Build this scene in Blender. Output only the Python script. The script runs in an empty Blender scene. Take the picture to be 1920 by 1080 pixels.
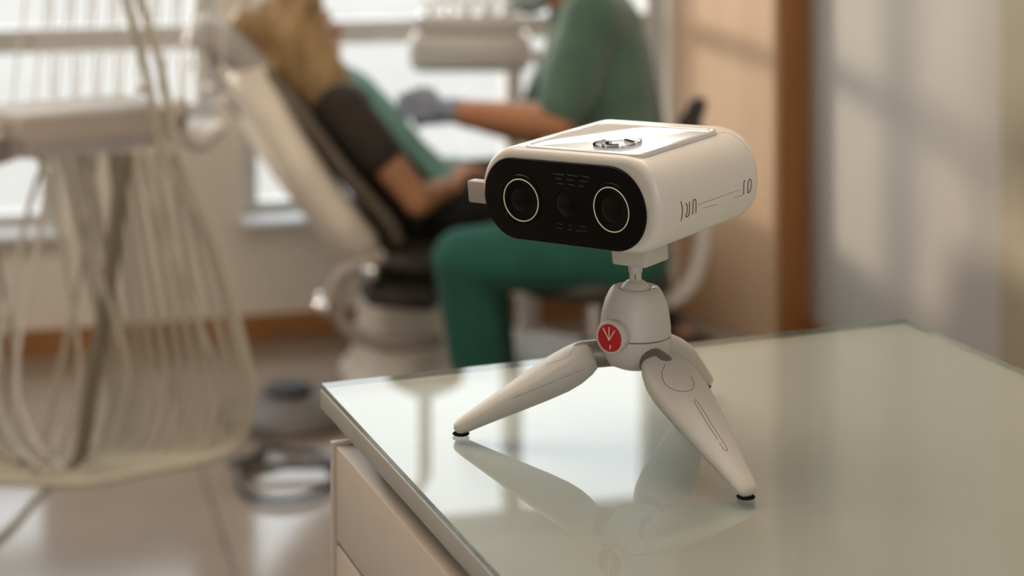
import bpy, bmesh, math, random
from mathutils import Vector, Matrix
from mathutils.bvhtree import BVHTree
random.seed(7)
V = Vector
PI = math.pi
scene = bpy.context.scene
COL = scene.collection

# ------------------------------------------------------------------ camera
FPX, YH, CZ = 3467.0, -300.0, 1.3          # focal length in px, horizon row, eye height
cam_d = bpy.data.cameras.new('camera')
cam = bpy.data.objects.new('camera', cam_d)
COL.objects.link(cam)
cam.location = (0, 0, CZ)
cam.rotation_euler = (PI / 2, 0, 0)
cam_d.sensor_width = 36.0
cam_d.lens = FPX / 1920 * 36.0
cam_d.shift_y = -(540 - YH) / 1920
cam_d.clip_start = 0.05
cam_d.clip_end = 400
cam_d.dof.use_dof = True
cam_d.dof.focus_distance = 1.19
cam_d.dof.aperture_fstop = 5.0
cam_d.dof.aperture_blades = 0
scene.camera = cam

# ------------------------------------------------------------------ world, sun, exposure
w = bpy.data.worlds.new('sky')
scene.world = w
w.use_nodes = True
nt = w.node_tree
nt.nodes.clear()
o_ = nt.nodes.new('ShaderNodeOutputWorld')
bg = nt.nodes.new('ShaderNodeBackground')
tc = nt.nodes.new('ShaderNodeTexCoord')
sp = nt.nodes.new('ShaderNodeSeparateXYZ')
cr = nt.nodes.new('ShaderNodeValToRGB')
nt.links.new(tc.outputs['Generated'], sp.inputs[0])
nt.links.new(sp.outputs['Z'], cr.inputs[0])
nt.links.new(cr.outputs[0], bg.inputs[0])
nt.links.new(bg.outputs[0], o_.inputs[0])
cr.color_ramp.elements[0].position = 0.0
cr.color_ramp.elements[0].color = (1.0, 0.97, 0.92, 1)
cr.color_ramp.elements[1].position = 0.5
cr.color_ramp.elements[1].color = (0.84, 0.93, 1.0, 1)
bg.inputs[1].default_value = 3.6

sun_d = bpy.data.lights.new('sun', 'SUN')
sun_d.energy = 2.1
sun_d.angle = math.radians(6.0)
sun_d.color = (1.0, 0.82, 0.62)
sun = bpy.data.objects.new('sun', sun_d)
COL.objects.link(sun)
SUN_DIR = V((0.76, -0.65, -0.10)).normalized()
sun.rotation_euler = SUN_DIR.to_track_quat('-Z', 'Y').to_euler()

fill_d = bpy.data.lights.new('ceiling_fill', 'AREA')  # unseen area light under the ceiling, added as warm fill for the room
fill_d.shape = 'RECTANGLE'
fill_d.size, fill_d.size_y = 2.4, 1.6
fill_d.energy = 46
fill_d.color = (1.0, 0.86, 0.71)
lamp = bpy.data.objects.new('ceiling_fill', fill_d)
COL.objects.link(lamp)
lamp.location = (-0.5, 1.9, 2.68)

vs = scene.view_settings
vs.view_transform = 'Standard'
vs.look = 'None'
vs.exposure = 0.0
vs.gamma = 1.0
vs.use_curve_mapping = False

# ------------------------------------------------------------------ materials
def pm(name, col, rough=0.5, metal=0.0, noise=0.0, nscale=20.0, bump=0.0, coat=0.0, spec=0.5, sheen=0.0, sss=0.0, stretch=None, col2=None):
    m = bpy.data.materials.new(name)
    m.use_nodes = True
    n = m.node_tree
    b = n.nodes['Principled BSDF']
    b.inputs['Base Color'].default_value = (*col, 1)
    b.inputs['Roughness'].default_value = rough
    b.inputs['Metallic'].default_value = metal
    b.inputs['Specular IOR Level'].default_value = spec
    b.inputs['Coat Weight'].default_value = coat
    b.inputs['Sheen Weight'].default_value = sheen
    if sss:
        b.inputs['Subsurface Weight'].default_value = sss
        b.inputs['Subsurface Radius'].default_value = (0.012, 0.005, 0.003)
    if noise or bump or col2:
        t = n.nodes.new('ShaderNodeTexCoord')
        mp = n.nodes.new('ShaderNodeMapping')
        if stretch: mp.inputs['Scale'].default_value = stretch
        nz = n.nodes.new('ShaderNodeTexNoise')
        nz.inputs['Scale'].default_value = nscale
        nz.inputs['Detail'].default_value = 4
        n.links.new(t.outputs['Object'], mp.inputs[0])
        n.links.new(mp.outputs[0], nz.inputs['Vector'])
        if noise or col2:
            r = n.nodes.new('ShaderNodeValToRGB')
            c2 = col2 or tuple(max(0, c * (1 - noise)) for c in col)
            r.color_ramp.elements[0].position = 0.35
            r.color_ramp.elements[1].position = 0.65
            r.color_ramp.elements[0].color = (*c2, 1)
            r.color_ramp.elements[1].color = (*col, 1)
            n.links.new(nz.outputs['Fac'], r.inputs[0])
            n.links.new(r.outputs[0], b.inputs['Base Color'])
        if bump:
            bp = n.nodes.new('ShaderNodeBump')
            bp.inputs['Strength'].default_value = bump
            bp.inputs['Distance'].default_value = 0.002
            n.links.new(nz.outputs['Fac'], bp.inputs['Height'])
            n.links.new(bp.outputs[0], b.inputs['Normal'])
    return m

def thin_glass(name, tint, rough=0.0, ior=1.5):
    m = bpy.data.materials.new(name)
    m.use_nodes = True
    n = m.node_tree
    n.nodes.clear()
    out = n.nodes.new('ShaderNodeOutputMaterial')
    tr = n.nodes.new('ShaderNodeBsdfTransparent')
    tr.inputs[0].default_value = (*tint, 1)
    gl = n.nodes.new('ShaderNodeBsdfGlossy')
    gl.inputs['Roughness'].default_value = rough
    fr = n.nodes.new('ShaderNodeFresnel')
    fr.inputs[0].default_value = ior
    geo = n.nodes.new('ShaderNodeNewGeometry')
    inv = n.nodes.new('ShaderNodeMath'); inv.operation = 'SUBTRACT'; inv.inputs[0].default_value = 1
    mul = n.nodes.new('ShaderNodeMath'); mul.operation = 'MULTIPLY'
    mix = n.nodes.new('ShaderNodeMixShader')
    n.links.new(geo.outputs['Backfacing'], inv.inputs[1])
    n.links.new(fr.outputs[0], mul.inputs[0])
    n.links.new(inv.outputs[0], mul.inputs[1])
    n.links.new(mul.outputs[0], mix.inputs[0])
    n.links.new(tr.outputs[0], mix.inputs[1])
    n.links.new(gl.outputs[0], mix.inputs[2])
    n.links.new(mix.outputs[0], out.inputs[0])
    return m

M = dict(
    plastic=pm('white_plastic', (0.78, 0.71, 0.63), 0.32, coat=0.25, noise=0.02, nscale=60),
    satin=pm('satin_white_plastic', (0.56, 0.515, 0.45), 0.42, noise=0.02, nscale=90),
    lid=pm('glossy_white_lid', (0.72, 0.70, 0.67), 0.12, coat=0.9, noise=0.01),
    black=pm('black_glass', (0.004, 0.003, 0.0025), 0.25, coat=0.0, spec=0.16, noise=0.2),
    lens=pm('lens_glass', (0.002, 0.002, 0.002), 0.12, coat=0.0, spec=0.25, noise=0.1),
    blackm=pm('dark_mark', (0.03, 0.022, 0.016), 0.5, noise=0.1),
    ink=pm('black_ink', (0.012, 0.011, 0.012), 1.0, noise=0.1, spec=0.0),
    dim=pm('dim_grey_print', (0.035, 0.033, 0.030), 0.5, noise=0.1),
    brass=pm('pale_gold_ring', (1.0, 0.95, 0.72), 0.45, metal=0.0, noise=0.1),
    seam=pm('fine_seam', (0.20, 0.15, 0.11), 0.6, noise=0.1),
    red=pm('red_enamel', (0.50, 0.008, 0.010), 0.4, noise=0.08, nscale=300),
    offw=pm('off_white_print', (0.75, 0.68, 0.55), 0.5, noise=0.05),
    rubber=pm('black_rubber', (0.012, 0.010, 0.009), 0.95, noise=0.2, spec=0.05),
    hinge=pm('grey_metal', (0.20, 0.17, 0.14), 0.4, metal=0.3, noise=0.1),
    board=pm('white_board', (0.415, 0.395, 0.335), 0.4, noise=0.03),
    cab=pm('cream_lacquer', (0.66, 0.56, 0.46), 0.42, noise=0.03),
    glass_top=thin_glass('table_glass', (0.955, 0.98, 0.98), 0.0, 1.62),
    glass_edge=pm('green_glass_edge', (0.20, 0.27, 0.21), 0.12, coat=0.5, noise=0.6, nscale=60, stretch=(1, 1, 30)),
    pane=thin_glass('window_glass', (0.97, 0.98, 0.98), 0.0, 1.5),
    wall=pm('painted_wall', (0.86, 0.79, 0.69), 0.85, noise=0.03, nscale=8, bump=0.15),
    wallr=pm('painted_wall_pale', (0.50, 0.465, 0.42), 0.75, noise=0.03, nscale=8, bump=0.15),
    ceil=pm('ceiling_paint', (0.74, 0.70, 0.64), 0.9, noise=0.02),
    frame=pm('window_frame_paint', (0.62, 0.60, 0.57), 0.5, noise=0.04),
    sill=pm('sill_stone', (0.84, 0.87, 0.92), 0.3, noise=0.05),
    tile=pm('beige_floor_tile', (0.33, 0.265, 0.21), 0.14, noise=0.10, nscale=5, coat=0.0),
    grout=pm('grout', (0.30, 0.24, 0.19), 0.9, noise=0.1),
    base=pm('oak_baseboard', (0.42, 0.18, 0.055), 0.5, noise=0.3, nscale=6, stretch=(1, 1, 12)),
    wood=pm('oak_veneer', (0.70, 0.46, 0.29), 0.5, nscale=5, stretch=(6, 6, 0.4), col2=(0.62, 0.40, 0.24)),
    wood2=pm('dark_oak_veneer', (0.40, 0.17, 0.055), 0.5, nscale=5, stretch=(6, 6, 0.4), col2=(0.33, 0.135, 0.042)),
    cream=pm('cream_frame', (0.42, 0.355, 0.25), 0.6, noise=0.04),
    ground=pm('pale_paving', (0.27, 0.238, 0.212), 0.9, noise=0.1, nscale=0.6),
    scrub=pm('green_scrub_cloth', (0.095, 0.175, 0.125), 0.9, noise=0.25, nscale=14, bump=0.4, sheen=0.3),
    pants=pm('dark_green_scrub_cloth', (0.016, 0.115, 0.085), 0.9, noise=0.25, nscale=12, bump=0.4, sheen=0.05),
    skin=pm('skin', (0.50, 0.22, 0.105), 0.5, noise=0.08, nscale=30, sss=0.08),
    skin2=pm('skin_arm', (0.50, 0.23, 0.11), 0.5, noise=0.08, nscale=30, sss=0.08),
    glove=pm('blue_grey_nitrile', (0.23, 0.26, 0.33), 0.5, noise=0.1, nscale=40, bump=0.3),
    mask=pm('blue_grey_mask', (0.42, 0.50, 0.49), 0.8, noise=0.05, nscale=60, bump=0.3),
    hair=pm('blonde_hair', (0.50, 0.33, 0.15), 0.5, nscale=30, stretch=(1, 1, 0.15), bump=0.8, col2=(0.26, 0.15, 0.06)),
    hair2=pm('dark_hair', (0.05, 0.03, 0.02), 0.5, noise=0.5, nscale=40, bump=0.8),
    shirt=pm('dark_shirt', (0.045, 0.034, 0.026), 0.9, noise=0.3, nscale=14, bump=0.4),
    trouser=pm('black_trousers', (0.014, 0.012, 0.010), 0.9, noise=0.3, nscale=14, bump=0.4),
    bib=pm('teal_bib', (0.16, 0.33, 0.27), 0.85, noise=0.1, nscale=20, bump=0.3),
    uph=pm('taupe_upholstery', (0.17, 0.135, 0.10), 0.6, noise=0.15, nscale=25, bump=0.2),
    uphl=pm('grey_upholstery', (0.46, 0.42, 0.38), 0.6, noise=0.1, nscale=25, bump=0.2),
    uphd=pm('dark_upholstery', (0.035, 0.028, 0.022), 0.55, noise=0.2, nscale=25, bump=0.2),
    shell=pm('chair_shell', (0.84, 0.75, 0.63), 0.4, noise=0.02),
    unit=pm('unit_white', (0.66, 0.61, 0.56), 0.28, coat=0.3, noise=0.02),
    unit2=pm('unit_grey', (0.40, 0.34, 0.29), 0.4, noise=0.03),
    matw=pm('matte_white_mat', (0.50, 0.49, 0.48), 0.85, noise=0.03, spec=0.15),
    hose=pm('hose_beige', (0.45, 0.405, 0.32), 0.45, noise=0.05),
    hosed=pm('hose_olive', (0.20, 0.165, 0.11), 0.5, noise=0.05),
    hosew=pm('hose_white', (0.66, 0.62, 0.56), 0.4, noise=0.03),
    chrome=pm('chrome', (0.85, 0.84, 0.82), 0.12, metal=1.0, noise=0.02),
    cable=pm('dark_cable', (0.075, 0.06, 0.05), 0.5, noise=0.1),
    pedal=pm('pedal_grey', (0.16, 0.135, 0.12), 0.45, noise=0.1),
    eye=pm('eye_white', (0.7, 0.68, 0.64), 0.2, noise=0.02),
)

# ------------------------------------------------------------------ helpers
def P(x, y, d):
    """world point on the ray of pixel (x, y) at depth d"""
    return V(((x - 960) / FPX * d, d, CZ - (y - YH) / FPX * d))

def props(o, label=None, cat=None, group=None, kind=None):
    if label: o['label'] = label
    if cat: o['category'] = cat
    if group: o['group'] = group
    if kind: o['kind'] = kind
    return o

def thing(name, label, cat, loc=(0, 0, 0), rz=0.0, group=None):
    o = bpy.data.objects.new(name, None)
    o.empty_display_size = 0.05
    COL.objects.link(o)
    o.matrix_basis = Matrix.Translation(loc) @ Matrix.Rotation(rz, 4, 'Z')
    return props(o, label, cat, group)

def world_of(o):
    m = o.matrix_basis.copy()
    while o.parent:
        o = o.parent
        m = o.matrix_basis @ m
    return m

def link(name, bm, mat, parent=None, smooth=True, label=None, mats=None):
    """bm is in WORLD coordinates; stored relative to the parent"""
    me = bpy.data.meshes.new(name)
    bmesh.ops.recalc_face_normals(bm, faces=bm.faces) if not getattr(bm, 'keep', False) else None
    bm.to_mesh(me)
    bm.free()
    return link_me(name, me, mat, parent, smooth, label, mats)

def link_me(name, me, mat, parent=None, smooth=True, label=None, mats=None):
    for m in (mats or [mat]):
        me.materials.append(m)
    if smooth:
        for p in me.polygons: p.use_smooth = True
        me.set_sharp_from_angle(angle=math.radians(38))
    o = bpy.data.objects.new(name, me)
    COL.objects.link(o)
    if parent:
        inv = world_of(parent).inverted()
        me.transform(inv)
        o.parent = parent
    if label: o['label'] = label
    return o

def origin_to(o, p):
    """moves the origin of a top-level mesh"""
    p = V(p)
    o.data.transform(Matrix.Translation(-p))
    o.location = p

def new(): return bmesh.new()

def box(bm, c, s, M4=None, bev=0.0, seg=2):
    r = bmesh.ops.create_cube(bm, size=1.0)
    vs_ = r['verts']
    for v in vs_: v.co = V((v.co.x * s[0], v.co.y * s[1], v.co.z * s[2]))
    if bev:
        es = list({e for v in vs_ for e in v.link_edges})
        rr = bmesh.ops.bevel(bm, geom=es, offset=bev, segments=seg, profile=0.5, affect='EDGES')
        vs_ = list({v for f in rr['faces'] for v in f.verts} | set(v for v in vs_ if v.is_valid))
    for v in vs_:
        v.co = v.co + V(c)
        if M4: v.co = M4 @ v.co
    return vs_

def prism(bm, pts, z0, z1, bev=0.0):
    """vertical prism over a ground polygon"""
    a = [bm.verts.new((p[0], p[1], z0)) for p in pts]
    b = [bm.verts.new((p[0], p[1], z1)) for p in pts]
    fs = [bm.faces.new(a[::-1]), bm.faces.new(b)]
    n = len(pts)
    for i in range(n):
        fs.append(bm.faces.new((a[i], a[(i + 1) % n], b[(i + 1) % n], b[i])))
    if bev:
        es = list({e for f in fs for e in f.edges})
        bmesh.ops.bevel(bm, geom=es, offset=bev, segments=2, profile=0.5, affect='EDGES')
    return fs

def loft(bm, rings, cap0=True, cap1=True):
    R = [[bm.verts.new(p) for p in r] for r in rings]
    n = len(R[0])
    for i in range(len(R) - 1):
        for j in range(n):
            bm.faces.new((R[i][j], R[i][(j + 1) % n], R[i + 1][(j + 1) % n], R[i + 1][j]))
    if cap0: bm.faces.new(R[0][::-1])
    if cap1: bm.faces.new(R[-1])
    return R

def spline(pts, n=8):
    pts = [V(p) for p in pts]
    if len(pts) < 3: return pts
    out = []
    P_ = [pts[0] * 2 - pts[1]] + pts + [pts[-1] * 2 - pts[-2]]
    for i in range(1, len(P_) - 2):
        a, b, c, d = P_[i - 1:i + 3]
        for k in range(n):
            t = k / n
            out.append(0.5 * ((2 * b) + (c - a) * t + (2 * a - 5 * b + 4 * c - d) * t * t + (3 * b - a - 3 * c + d) * t ** 3))
    out.append(pts[-1])
    return out

def tube(bm, pts, r, sides=8, cap=True):
    pts = [V(p) for p in pts]
    rs = r if isinstance(r, (list, tuple)) else [r] * len(pts)
    rings = []
    up = None
    for i, p in enumerate(pts):
        t = (pts[min(i + 1, len(pts) - 1)] - pts[max(i - 1, 0)]).normalized()
        if up is None:
            up = t.orthogonal().normalized()
        up = (up - t * up.dot(t)).normalized()
        s = t.cross(up)
        rings.append([p + (up * math.cos(2 * PI * k / sides) + s * math.sin(2 * PI * k / sides)) * rs[i] for k in range(sides)])
    loft(bm, rings, cap, cap)

def lathe(bm, prof, c, n=48, M4=None):
    """prof: list of (r, z); axis z through c"""
    rings = []
    for r, z in prof:
        ring = [V((max(r, 1e-5) * math.cos(2 * PI * k / n), max(r, 1e-5) * math.sin(2 * PI * k / n), z)) for k in range(n)]
        ring = [(M4 @ q if M4 else q + V(c)) for q in ring]
        rings.append(ring)
    loft(bm, rings)

def frame_to(axis, at):
    z = V(axis).normalized()
    x = V((0, 0, 1)).cross(z)
    x = V((1, 0, 0)) if x.length < 1e-4 else x.normalized()
    y = z.cross(x)
    m = Matrix((x, y, z)).transposed().to_4x4()
    m.translation = V(at)
    return m

def capsule(bm, a, b, ra, rb, n=14):
    a, b = V(a), V(b)
    ax = b - a
    L = ax.length
    prof = [(ra * math.sin(t), -ra * math.cos(t)) for t in [PI / 2 * k / 4 for k in range(5)]]
    prof += [(rb * math.cos(t), L + rb * math.sin(t)) for t in [PI / 2 * k / 4 for k in range(5)]]
    lathe(bm, prof, (0, 0, 0), n, frame_to(ax if L > 1e-6 else V((0, 0, 1)), a))

def ellipsoid(bm, c, r, M3=None, n=16):
    res = bmesh.ops.create_uvsphere(bm, u_segments=n * 2, v_segments=n, radius=1.0)
    for v in res['verts']:
        q = V((v.co.x * r[0], v.co.y * r[1], v.co.z * r[2]))
        if M3: q = M3 @ q
        v.co = q + V(c)

def blob(name, fill, mat, parent, voxel=0.008, smooth=6, label=None, faces=None):
    """one continuous surface grown from overlapping volumes (voxel union + relaxing)"""
    bm = new()
    fill(bm)
    bmesh.ops.recalc_face_normals(bm, faces=bm.faces)
    me = bpy.data.meshes.new('tmp')
    bm.to_mesh(me); bm.free()
    t = bpy.data.objects.new('tmp', me)
    COL.objects.link(t)
    r = t.modifiers.new('r', 'REMESH'); r.mode = 'VOXEL'; r.voxel_size = voxel
    s = t.modifiers.new('s', 'SMOOTH'); s.iterations = smooth; s.factor = 0.5
    dg = bpy.context.evaluated_depsgraph_get()
    dg.update()
    me2 = bpy.data.meshes.new_from_object(t.evaluated_get(dg))
    me2.name = name
    bpy.data.objects.remove(t)
    return link_me(name, me2, mat, parent, True, label)

def bvh_of(objs):
    vv, ff = [], []
    for o in objs:
        m = world_of(o)
        k = len(vv)
        vv += [m @ v.co for v in o.data.vertices]
        ff += [tuple(i + k for i in p.vertices) for p in o.data.polygons]
    return BVHTree.FromPolygons(vv, ff)

EYE = V((0, 0, CZ))
def stroke(name, bvh, px, r, mat, parent, closed=False, label=None, steps=5, lift=0.3):
    """an engraved or printed line lying on a surface, through the given points"""
    bm = new()
    for path in px:
        q = [V((a, b, 0)) for a, b in path]
        if closed: q = q + [q[0]]
        q = spline(q, steps) if len(q) > 2 else [q[0].lerp(q[1], k / 6) for k in range(7)]
        pts = []
        for a in q:
            d = (P(a.x, a.y, 1.0) - EYE).normalized()
            h = bvh.ray_cast(EYE, d)
            if h[0] is not None: pts.append(h[0] + h[1] * r * (lift - 1.0 + 0.5))
        if len(pts) > 1: tube(bm, pts, r, 6)
    return link(name, bm, mat, parent, True, label)

# ------------------------------------------------------------------ room frame: u along the window wall, n into the room
UW = V((0.963, 0.269, 0)); NW = V((0.269, -0.963, 0)); W0 = V((-1.29, 4.65, 0))
UW.normalize(); NW.normalize()
RM = Matrix(((UW.x, NW.x, 0, W0.x), (UW.y, NW.y, 0, W0.y), (0, 0, 1, 0), (0, 0, 0, 1)))
def R_(u, n, z=0.0): return RM @ V((u, n, z))
def rbox(bm, u0, u1, n0, n1, z0, z1, bev=0.0):
    box(bm, ((u0 + u1) / 2, (n0 + n1) / 2, (z0 + z1) / 2), (u1 - u0, n1 - n0, z1 - z0), RM, bev)
def struct(name, bm, mat, parent=None, label=None, smooth=False):
    o = link(name, bm, mat, parent, smooth, label)
    if not parent: o['kind'] = 'structure'
    return o

U0, U1, N1, HC = -3.2, 2.026, 6.6, 2.75
# floor: slab with separate tiles
bm = new(); rbox(bm, U0 - .1, U1 + .1, -.25, N1 + .1, -0.12, -0.012)
floor = struct('floor', bm, M['grout'])
TS = 0.9
nu, nn = 6, 8
tile_me = None
for i in range(nu):
    for j in range(nn):
        u0 = U0 + i * TS; n0 = j * TS
        u1 = min(u0 + TS, U1); n1 = min(n0 + TS, N1)
        if u1 - u0 < .05 or n1 - n0 < .05: continue
        bm = new(); rbox(bm, u0 + .0015, u1 - .0015, n0 + .0015, n1 - .0015, -0.012, 0.0, 0.001)
        link('tile', bm, M['tile'], floor, False)
# ceiling
bm = new(); rbox(bm, U0 - .2, U1 + .2, -.25, N1 + .2, HC, HC + .1)
struct('ceiling', bm, M['ceil'])
# window wall with three openings
ZT = 2.4
AU0, AU1, BU1, CU0, CU1 = -1.75, 0.150, 0.540, 0.612, 1.79
TW = 0.16
bm = new()
rbox(bm, U0 - .1, AU0, -TW, 0, 0, HC)
rbox(bm, AU0, AU1, -TW, 0, 0, 0.30)
rbox(bm, AU1, BU1, -TW, 0, 0, 0.565)
rbox(bm, BU1, CU0, -TW, 0, 0, HC)
rbox(bm, CU0, CU1, -TW, 0, 0, 0.30)
rbox(bm, CU1, U1 + .1, -TW, 0, 0, HC)
rbox(bm, AU0, BU1, -TW, 0, ZT, HC)
rbox(bm, CU0, CU1, -TW, 0, ZT, HC)
struct('wall_back', bm, M['wall'])
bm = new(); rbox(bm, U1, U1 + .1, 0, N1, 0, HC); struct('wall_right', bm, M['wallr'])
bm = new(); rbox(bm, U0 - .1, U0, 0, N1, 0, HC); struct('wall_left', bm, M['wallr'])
bm = new()                                   # wall behind the camera; its unseen window is added for frontal fill light
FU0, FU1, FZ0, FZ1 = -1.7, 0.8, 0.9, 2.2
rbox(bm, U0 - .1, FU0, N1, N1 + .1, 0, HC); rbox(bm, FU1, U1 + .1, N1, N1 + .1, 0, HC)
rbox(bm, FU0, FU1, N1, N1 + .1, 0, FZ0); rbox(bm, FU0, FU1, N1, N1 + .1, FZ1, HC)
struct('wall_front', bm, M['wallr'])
bm = new()
rbox(bm, FU0, FU0 + .05, N1 + .03, N1 + .09, FZ0, FZ1); rbox(bm, FU1 - .05, FU1, N1 + .03, N1 + .09, FZ0, FZ1)
rbox(bm, FU0 + .05, FU1 - .05, N1 + .03, N1 + .09, FZ0, FZ0 + .05); rbox(bm, FU0 + .05, FU1 - .05, N1 + .03, N1 + .09, FZ1 - .05, FZ1)
wf = struct('fill_window', bm, M['frame'])
bm = new(); rbox(bm, FU0 + .05, FU1 - .05, N1 + .055, N1 + .061, FZ0 + .05, FZ1 - .05); link('pane', bm, M['pane'], wf, False)
for i, (a, b) in enumerate(((U0, U1 - .20),)):
    bm = new(); rbox(bm, a, b, 0, 0.014, 0, 0.062, 0.002); struct('baseboard_back', bm, M['base'])
bm = new(); rbox(bm, U1 - .014, U1, 0.42, 1.37, 0, 0.062, 0.002); struct('baseboard_right', bm, M['base'])

def window(name, u0, u1, z0, z1, muls, sill=True):
    bm = new()
    f = 0.045
    rbox(bm, u0, u0 + f, -.12, -.05, z0, z1, .003)
    rbox(bm, u1 - f, u1, -.12, -.05, z0, z1, .003)
    rbox(bm, u0 + f, u1 - f, -.12, -.05, z0, z0 + f, .003)
    rbox(bm, u0 + f, u1 - f, -.12, -.05, z1 - f, z1, .003)
    w_ = struct(name, bm, M['frame'])
    if z1 > 1:
        bm = new(); rbox(bm, u0 + f, u1 - f, -.12, -.045, 0.757, 0.817, .003); link('transom', bm, M['frame'], w_, False)
    for m_ in muls:
        bm = new(); rbox(bm, m_ - .022, m_ + .022, -.118, -.047, z0 + f, z1 - f, .003); link('mullion', bm, M['frame'], w_, False)
    es = [u0 + f] + sorted(muls) + [u1 - f]
    for a, b in zip(es[:-1], es[1:]):
        for za, zb in (((z0 + f, 0.77), (0.81, z1 - f)) if z1 > 1 else ((z0 + f, z1 - f),)):
            if zb - za < .03: continue
            bm = new(); rbox(bm, a + .0, b - .0, -.088, -.082, za, zb); link('pane', bm, M['pane'], w_, False)
    if name == 'window_1': u0 = AU1
    bm = new(); rbox(bm, u0 - .01, u1 + .01, -.05, .060, z0 - .0, z0 + .016, .004); link('window_sill', bm, M['sill'], w_, False)
    return w_
window('window_1', AU0, BU1, 0.565, ZT, [-1.1, -0.5])
window('window_2', AU0, AU1, 0.30, 0.565, [-1.1, -0.5], False)
window('window_3', CU0, CU1, 0.30, ZT, [1.36])

# oak column by the window, proud of both walls (left cheek slightly splayed)
cs = [(1.815, 0.0), (1.925, 0.412), (U1 - .001, 0.412), (U1 - .001, 0.0)]
colm = thing('wooden_column', 'tall oak-veneered column in the corner right of the window', 'column', R_(1.95, .2))
bm = new(); prism(bm, [R_(u, n) for u, n in ((1.83, .012), (1.935, .40), (U1 - .002, .40), (U1 - .002, .012))], 0.0, HC)
link('column_core', bm, M['wood2'], colm, False)
bm = new(); prism(bm, [R_(u, n) for u, n in ((1.815, .002), (1.83, .002), (1.94, .412), (1.925, .412))], 0.0, HC - .001)
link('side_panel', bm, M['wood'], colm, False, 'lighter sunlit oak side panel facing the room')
for za, zb in ((0.0, .892), (.895, HC - .001)):
    bm = new(); prism(bm, [R_(u, n) for u, n in ((1.941, .401), (1.941, .413), (U1 - .002, .413), (U1 - .002, .401))], za, zb)
    link('front_panel', bm, M['wood2'], colm, False)
# cream door frame beside the white wall at the right
bm = new(); rbox(bm, U1 - .02, U1, 1.39, 1.52, 0, 2.15, .003)
struct('trim_1', bm, M['cream'])

# pale paving outside, far below the window line
bm = new()
box(bm, (0, 60, -0.62), (160, 110, 0.2))
g = link('ground_outside', bm, M['ground'], None, False)
g['kind'] = 'structure'

# ------------------------------------------------------------------ table / drawer cabinet
TZ = 0.900
CA, CB = V((-0.1414, 1.362, 0)), V((0.3278, 1.546, 0))      # far left and far right corners
DL, DR = V((0.352, -0.936, 0)).normalized(), V((0.365, -0.931, 0)).normalized()
TLEN = 1.15
def quad(off, l0=0.0, l1=TLEN):
    e = (CB - CA).normalized()
    return [CA + e * off + DL * (off + l0), CB - e * off + DR * (off + l0), CB - e * off + DR * (l1 - off), CA + e * off + DL * (l1 - off)]
table = thing('drawer_cabinet', 'cream drawer cabinet in the foreground under the glass-covered white top', 'cabinet', (0.2, 0.9, 0))
bm = new(); prism(bm, quad(0.0), TZ - .0182, TZ - .0042, .0012)
link('tabletop', bm, M['board'], table, True, 'white tabletop board under the glass')
# carcass
E_ = (CB - CA).normalized()
def cpt(a, l): return CA + E_ * a + DL * l
bm = new(); prism(bm, [cpt(.0185, .040), cpt(.47, .040), cpt(.47, 1.11), cpt(.0185, 1.11)], .06, TZ - .034)
link('carcass', bm, M['cab'], table, False)
bm = new(); prism(bm, [cpt(.03, .050), cpt(.46, .050), cpt(.46, 1.10), cpt(.03, 1.10)], TZ - .034, TZ - .018)
link('top_rail', bm, M['cab'], table, False)
bm = new(); prism(bm, [cpt(.04, .06), cpt(.45, .06), cpt(.45, 1.09), cpt(.04, 1.09)], 0.0, .06)
link('plinth', bm, M['cab'], table, False)
bm = new(); prism(bm, [cpt(-.0015, .0345), cpt(.465, .0345), cpt(.465, .040), cpt(-.0015, .040)], .03, TZ - .0315, .0006)
link('side_panel', bm, M['cab'], table, False)
z = TZ - .0335
for h in (.0665, .0665, .16, .16, .16, .16):
    bm = new(); prism(bm, [cpt(.0005, .0425), cpt(.0182, .0425), cpt(.0182, 1.05), cpt(.0005, 1.05)], z - h, z, .0008)
    link('drawer', bm, M['cab'], table, True)
    z -= h + .004
gl = new()
prism(gl, quad(0.0008), TZ - .004, TZ)
gl.faces.ensure_lookup_table()
glass = link('glass_sheet', gl, M['glass_top'], None, False, None, [M['glass_top'], M['glass_edge']])
for p in glass.data.polygons:
    if abs(p.normal.z) < .5: p.material_index = 1
origin_to(glass, (0.2, 0.9, TZ - .004))
props(glass, 'clear glass sheet with green edges covering the white cabinet top', 'glass sheet')

# ------------------------------------------------------------------ mini tripod
TC = V((0.0826, 1.2375, TZ + .0002))       # axis foot point on the glass
tri = thing('mini_tripod', 'small white tabletop tripod with red button standing on the glass', 'tripod', TC)
def tz(z): return TC + V((0, 0, z))
bm = new()
lathe(bm, [(.000, .0475), (.012, .0478), (.0185, .0505), (.0222, .056), (.0236, .064), (.0238, .0685), (.0234, .0688), (.0234, .0694), (.0238, .0697),
           (.0236, .076), (.0224, .085), (.0203, .0925), (.0178, .0978), (.0160, .1003), (.0145, .1010), (.0125, .1005), (.0112, .099), (.0, .098)], TC, 72)
body = link('body', bm, M['satin'], tri)
bm = new(); lathe(bm, [(.02342, .0686), (.02375, .0688), (.02375, .0695), (.02342, .0697)], TC, 72); link('seam_line', bm, M['seam'], body)
bm = new(); ellipsoid(bm, tz(.0965), (.0106, .0106, .0100)); link('ball', bm, M['satin'], tri)
bm = new(); lathe(bm, [(.0040, .103), (.0041, .1105), (.0046, .1110), (.0050, .1180), (.0050, .1192)], TC, 40)
neck = link('neck', bm, M['satin'], tri)
bm = new(); box(bm, (TC.x - .0003, TC.y - .0042, TC.z + .108), (.0009, .0006, .004)); link('slot', bm, M['seam'], neck, False)
for s in (1,):
    bm = new(); ellipsoid(bm, tz(.1000) + V((.0125, -.004, 0.0006)), (.0018, .0018, .0010)); link('screw', bm, M['chrome'], tri)
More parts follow.
